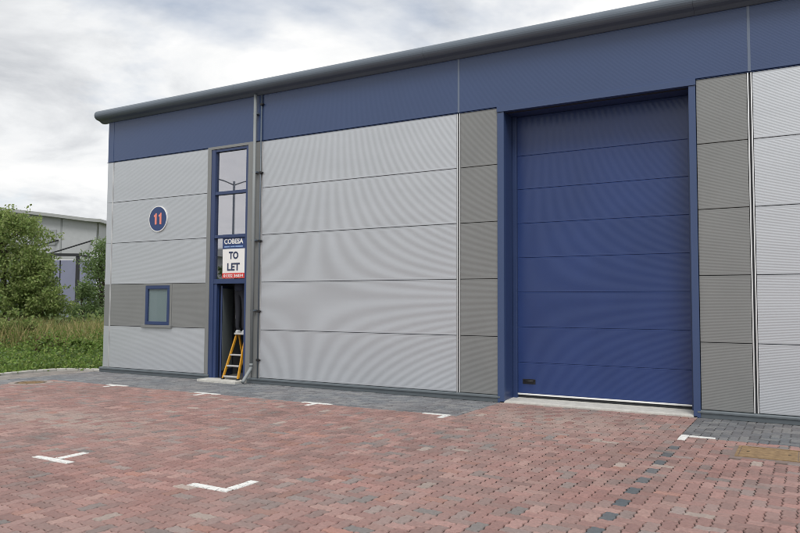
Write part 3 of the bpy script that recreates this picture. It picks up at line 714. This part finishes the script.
# ------------------------------------------------------------------ vegetation
nrg = np.random.default_rng(11)
def leaves_mesh(name, pts, size, tints, flat=0.0, aspect=0.55):
    """one bent leaf (two quads would be lost at this size: a folded quad of 4 vertices, 2 triangles) per point"""
    n_ = len(pts); a = nrg.normal(size=(n_, 3)); a[:, 2] *= (1 - flat) ; a /= np.linalg.norm(a, axis=1)[:, None]
    b_ = nrg.normal(size=(n_, 3)); b_ -= a * (a * b_).sum(1)[:, None]; b_ /= np.linalg.norm(b_, axis=1)[:, None]
    s = size * nrg.uniform(0.6, 1.35, n_)[:, None]
    V_ = np.stack([pts - a * s * .5, pts + b_ * s * aspect * .5, pts + a * s * .5 + nrg.normal(size=(n_, 3)) * s * .12, pts - b_ * s * aspect * .5], 1).reshape(-1, 3)
    me_ = bpy.data.meshes.new(name)
    me_.vertices.add(4 * n_); me_.vertices.foreach_set('co', V_.astype(np.float32).ravel())
    me_.loops.add(4 * n_); me_.loops.foreach_set('vertex_index', np.arange(4 * n_, dtype=np.int32))
    me_.polygons.add(n_); me_.polygons.foreach_set('loop_start', np.arange(0, 4 * n_, 4, dtype=np.int32)); me_.polygons.foreach_set('loop_total', np.full(n_, 4, np.int32))
    me_.update(calc_edges=True)
    ca_ = me_.color_attributes.new('tint', 'FLOAT_COLOR', 'CORNER')
    ti = np.asarray(tints)[nrg.integers(0, len(tints), n_)] * nrg.uniform(0.7, 1.3, n_)[:, None]
    ca_.data.foreach_set('color', np.repeat(np.c_[ti, np.ones(n_)], 4, 0).astype(np.float32).ravel())
    return me_
OLIVE = [(0.225, 0.30, 0.09), (0.265, 0.335, 0.11), (0.195, 0.28, 0.085), (0.285, 0.335, 0.13)]
DARKG = [(0.14, 0.215, 0.08), (0.165, 0.24, 0.095), (0.19, 0.26, 0.105)]
FRESH = [(0.19, 0.30, 0.065), (0.225, 0.33, 0.08), (0.16, 0.255, 0.06), (0.26, 0.32, 0.10)]
def tree(label, base, height, rx_, rz0, nl, size, tints, seed, group=None, clusters=34, name='tree', ry_=None):
    r = random.Random(seed); t = thing(name, label, 'tree' if name == 'tree' else 'shrub', base, group)
    ry_ = ry_ or rx_
    top = height * 0.93; b0 = bmesh.new()
    trunk = [(0, 0, -.1), (r.uniform(-.1, .1), r.uniform(-.1, .1), height * .3), (r.uniform(-.25, .25), r.uniform(-.25, .25), height * .62), (r.uniform(-.3, .3), r.uniform(-.3, .3), top)]
    tube_into(b0, trunk, [height * .022, height * .017, height * .010, .012], 8)
    cl = []
    for k in range(clusters):
        z = rz0 + (height - rz0) * (k + .5) / clusters; f_ = (z - rz0) / (height - rz0)
        prof_ = math.sin(math.pi * min(1, (f_ * .78 + .2))) ** .7
        th = k * 2.39996 + r.uniform(-.5, .5); q = r.uniform(.45, 1.0) * prof_
        c = Vector((math.cos(th) * rx_ * q, math.sin(th) * ry_ * q, z + r.uniform(-.25, .25)))
        cl.append((c, r.uniform(.55, 1.05) * height * .13))
        k_ = min(1, max(.12, f_ * .75)); st = Vector(trunk[1]).lerp(Vector(trunk[3]), max(0, (z * .75 - height * .3) / (top - height * .3))) if z * .75 > height * .3 else Vector((0, 0, max(.3, z * .6)))
        tube_into(b0, [st, st.lerp(c, .5) + Vector((0, 0, r.uniform(-.1, .15))), c], [height * .008, height * .005, .008], 5)
    link('trunk', fin(b0, 'trunk'), 'bark', t)
    pts = []
    for c, rad in cl:
        m_ = int(nl * rad ** 2 / sum(q[1] ** 2 for q in cl))
        d_ = nrg.normal(size=(m_, 3)); d_ /= np.linalg.norm(d_, axis=1)[:, None]; d_ *= (nrg.uniform(0, 1, m_) ** .45)[:, None] * rad * np.array([1.15, 1.15, .85])
        pts.append(np.array(c) + d_)
        # sprays reaching past the clump
        for s in range(3):
            dd = nrg.normal(size=3); dd[2] = abs(dd[2]) * .8; dd /= np.linalg.norm(dd); tt = nrg.uniform(0, 1, m_ // 14)[:, None]
            pts.append(np.array(c) + dd * rad * (.7 + tt * .9) + nrg.normal(size=(len(tt), 3)) * .07)
    P_ = np.concatenate(pts); P_[:, 2] = np.maximum(P_[:, 2], .08)
    link('crown', leaves_mesh('crown', P_, size, tints), 'leaf', t)
    return t
def at(px_, dist): p = ray(px_, 330, dist); return (p.x, p.y, -.07)
tree('large olive green tree with spreading crown beyond the dry grass', at(3, 31), 5.2, 1.9, .3, 21000, .115, OLIVE, 3, clusters=48)
tree('lower round olive tree leaning towards the far warehouse', at(33, 30), 3.4, 1.0, .2, 11500, .11, OLIVE, 5, clusters=34)
tree('slender dark green tree close behind the corner of the unit', at(101, 36), 4.6, .75, .8, 4600, .12, DARKG, 9, clusters=26)
tree('small dark green sapling in front of the lavender grey loading bay', at(84, 35), 2.3, .7, .3, 2800, .12, DARKG, 12, clusters=20)
tree('bushy grey green shrub growing at the back of the kerb verge', at(6, 23.5), 1.45, .8, .15, 5200, .085, OLIVE, 21, clusters=22, name='shrub')
tree('dense broad leaved dark shrub beside the corner of the unit', at(88, 22), .62, .7, .1, 3600, .09, FRESH, 22, clusters=22, name='shrub')
tree('low mixed shrub with brownish leaves in the middle of the verge', at(45, 22), .55, .7, .1, 3000, .08, FRESH + [(.12, .07, .05)], 23, clusters=20, name='shrub')
# countless plants of the verge: mown grass by the kerb, weeds, dry tall grass
def verge_points(n_, d0, d1, x0=-40, x1=112):
    xs = nrg.uniform(x0, x1, n_); ds = nrg.uniform(d0, d1, n_); out = []
    for a_, b__ in zip(xs, ds):
        p = ray(a_, 330, b__)
        kx = kerb_x(p.y) if p.y < 0 else -15.2
        if p.y < 0.2 and p.x > kx - .15: continue
        if p.x > -15.05 and p.y > -.1: continue
        out.append((p.x, p.y))
    return np.array(out)
def blades(name, P, h0, h1, w_, tints, bend=.35, head=None):
    n_ = len(P); h = nrg.uniform(h0, h1, n_); th = nrg.uniform(0, 2 * np.pi, n_); dx_ = np.c_[np.cos(th), np.sin(th)]
    bd = nrg.uniform(.1, 1, n_)[:, None] * bend * h[:, None]; ph = nrg.uniform(0, 2 * np.pi, n_); bv = np.c_[np.cos(ph), np.sin(ph)] * bd
    z0 = np.full(n_, -.075)
    A = np.c_[P - dx_ * w_, z0]; Bq = np.c_[P + dx_ * w_, z0]; Cm = np.c_[P + bv * .35 + dx_ * w_ * .8, z0 + h * .6]; Dm = np.c_[P + bv * .35 - dx_ * w_ * .8, z0 + h * .6]; T = np.c_[P + bv, z0 + h]
    V_ = np.stack([A, Bq, Cm, Dm, T], 1).reshape(-1, 3); f_ = []; cols = []
    ti = np.asarray(tints)[nrg.integers(0, len(tints), n_)] * nrg.uniform(.75, 1.25, n_)[:, None]
    for k in range(n_):
        o_ = 5 * k; f_.append((o_, o_ + 1, o_ + 2, o_ + 3)); f_.append((o_ + 3, o_ + 2, o_ + 4))
    me_ = mesh(name, V_, f_); ca_ = me_.color_attributes.new('tint', 'FLOAT_COLOR', 'CORNER')
    ca_.data.foreach_set('color', np.repeat(np.c_[ti, np.ones(n_)], 7, 0).astype(np.float32).ravel()); return me_
P = verge_points(26000, 17.3, 23.5)
o = kind(link('short_grass', blades('short_grass', P, .08, .30, .010, FRESH), 'leaf'), 'stuff'); o['label'] = 'short bright green grass along the back of the kerb'
P = verge_points(9500, 18.8, 28); hh = nrg.uniform(.0, 1, len(P)) ** .8 * np.clip((np.hypot(P[:, 0] - CAM.x, P[:, 1] - CAM.y) - 18.3) * .19, .12, .92)
pts = np.concatenate([np.c_[P + nrg.normal(size=P.shape) * .08, hh * nrg.uniform(.2, 1, len(P))] for k in range(7)])
o = kind(link('weeds', leaves_mesh('weeds', pts, .085, FRESH + DARKG[:1]), 'leaf'), 'stuff'); o['label'] = 'low tangle of green weeds on the verge'
P = verge_points(15000, 22.5, 28.5)
P = P[np.array([low(a_ * 1.9 + 3, b__ * 2.3) + 0.5 * low(a_ * 5.1, b__ * 4.7 + 2) + rnd.uniform(-.5, .5) > 0.02 for a_, b__ in P])]
DRY = [(.46, .37, .19), (.52, .42, .23), (.38, .33, .15), (.26, .26, .09), (.20, .24, .07), (.16, .22, .06)]
o = kind(link('dry_grass', blades('dry_grass', P, .45, 1.35, .010, DRY, .5), 'straw'), 'stuff'); o['label'] = 'tall straw coloured grass in seed behind the weeds'
P = verge_points(2200, 27, 40)
hh = nrg.uniform(0, 1, len(P)) * 1.5
pts = np.concatenate([np.c_[P + nrg.normal(size=P.shape) * .12, hh * nrg.uniform(.2, 1, len(P))] for k in range(5)])
o = kind(link('hedge_growth', leaves_mesh('hedge_growth', pts, .17, DARKG + OLIVE[:2]), 'leaf'), 'stuff'); o['label'] = 'dark green undergrowth below the trees'

# ------------------------------------------------------------------ warehouse with a curved roof beyond the trees
p0 = ray(95, 300, 70); p1 = ray(-60, 300, 76)
FWH = thing('warehouse', 'far pale grey warehouse with curved roof and tie rod canopy', 'building', (p0.x, p0.y, 0))
ang = math.atan2(p1.y - p0.y, p1.x - p0.x); LW = (Vector((p1.x, p1.y)) - Vector((p0.x, p0.y))).length
FWH.rotation_euler = (0, 0, ang)                              # local +X runs leftwards in view, local +Y towards the camera?
toC = Matrix.Rotation(-ang, 2) @ Vector((CAM.x - p0.x, CAM.y - p0.y)); sy = 1 if toC.y > 0 else -1
LW2 = LW * 2.1
def roof_z(x): return 9.05 + 1.15 * math.sin(math.pi * min(1, max(0, x / LW2)))
nb = 9
for k in range(nb):
    xa, xb = LW2 * k / nb + .06, LW2 * (k + 1) / nb - .06
    bb = bmesh.new(); vs = []
    for yy in (0, -sy * .3): vs.append([bb.verts.new((xx, yy, zz)) for xx, zz in ((xa, 5.6), (xb, 5.6), (xb, roof_z(xb) - .05), (xa, roof_z(xa) - .05))])
    bb.faces.new(vs[0]); bb.faces.new(vs[1])
    for q in range(4): bb.faces.new((vs[0][q], vs[0][(q + 1) % 4], vs[1][(q + 1) % 4], vs[1][q]))
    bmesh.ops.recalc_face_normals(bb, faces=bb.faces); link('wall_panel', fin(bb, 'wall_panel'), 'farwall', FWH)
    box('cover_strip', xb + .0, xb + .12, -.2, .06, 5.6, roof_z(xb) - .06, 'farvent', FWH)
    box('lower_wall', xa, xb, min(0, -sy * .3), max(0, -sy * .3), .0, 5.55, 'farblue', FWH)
bb = bmesh.new(); n_ = 24; rows = []
for k in range(n_ + 1):
    xx = -.6 + (LW2 + 1.2) * k / n_; zz = roof_z(xx)
    rows.append([bb.verts.new((xx, sy * .7, zz - .1)), bb.verts.new((xx, sy * .75, zz + .18)), bb.verts.new((xx, -sy * 30, zz + .25)), bb.verts.new((xx, -sy * 30, zz - .1))])
for k in range(n_):
    for q in range(4): bb.faces.new((rows[k][q], rows[k][(q + 1) % 4], rows[k + 1][(q + 1) % 4], rows[k + 1][q]))
bb.faces.new(rows[0]); bb.faces.new(rows[-1]); bmesh.ops.recalc_face_normals(bb, faces=bb.faces)
link('roof', fin(bb, 'roof'), 'farroof', FWH)
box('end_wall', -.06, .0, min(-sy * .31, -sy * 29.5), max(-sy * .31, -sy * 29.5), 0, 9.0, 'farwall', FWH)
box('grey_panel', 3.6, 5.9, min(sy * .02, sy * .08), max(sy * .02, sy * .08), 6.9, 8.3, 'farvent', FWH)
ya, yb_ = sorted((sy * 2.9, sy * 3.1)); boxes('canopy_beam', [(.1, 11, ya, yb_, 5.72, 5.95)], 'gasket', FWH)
ya, yb_ = sorted((sy * .07, sy * 2.89))
for xx in (.3, 3.9, 7.5): boxes('canopy_bracket', [(xx, xx + .14, ya, yb_, 5.75, 5.92)], 'gasket', FWH)
for xx in (.35, 3.4, 7.2): tube('tie_rod', [(xx, sy * .05, 7.35), (xx + 2.4, sy * 3.0, 5.95)], .07, 'gasket', FWH, 6)
for xx in (.3, 5.6): box('canopy_post', xx, xx + .25, min(sy * 2.8, sy * 3.05), max(sy * 2.8, sy * 3.05), 0, 5.74, 'gasket', FWH)

# ------------------------------------------------------------------ across the estate road: what the entrance glass mirrors
LP = thing('lamp_post', 'twin headed grey steel lamp post across the estate road', 'lamp post', (-25.6, -15.8, 0))
tube('pole', [(0, 0, -.07), (0, 0, 1.2), (0, 0, 1.21), (0, 0, 8.0)], [.10, .10, .07, .055], 'gutter', LP, 12)
for s in (-1, 1):
    d_ = Vector((-.72, .69, 0)) * s
    tube('lamp_arm', [Vector((0, 0, 7.8)) + d_ * .0, Vector((0, 0, 8.0)) + d_ * .5, Vector((0, 0, 8.1)) + d_ * .9], .03, 'gutter', LP, 6)
    bb = bmesh.new(); bmesh.ops.create_icosphere(bb, subdivisions=2, radius=1, matrix=Matrix.Translation(Vector((0, 0, 8.12)) + d_ * 1.2) @ Matrix.Rotation(math.atan2(d_.y, d_.x), 4, 'Z') @ Matrix.Diagonal((.42, .15, .075, 1)))
    link('lamp_head', fin(bb, 'lamp_head'), 'farvent', LP, smooth=True)
OW = thing('opposite_unit', 'pale grey low pitched unit across the estate road', 'building', (-58, -44, 0))
box('wall', -9, 9, -8, 8, -.07, 6.2, 'farwall', OW); extrude_profile('roof', [(-8.5, 6.2), (8.5, 6.2), (8.5, 6.5), (0, 7.6), (-8.5, 6.5)], -9.4, 9.4, 'farroof', OW)
for k in (-6, 0, 6): box('roller_door', k - 1.8, k + 1.8, 8.01, 8.06, 0, 4.4, 'farvent', OW)
tree('rounded green tree across the estate road beside the lamp post', (-33, -24, -.07), 4.6, 1.8, .8, 2600, .3, DARKG, 31, clusters=22)
tree('smaller green tree across the estate road near the opposite unit', (-40, -27, -.07), 4.2, 1.8, .8, 2600, .3, OLIVE, 33, clusters=22)
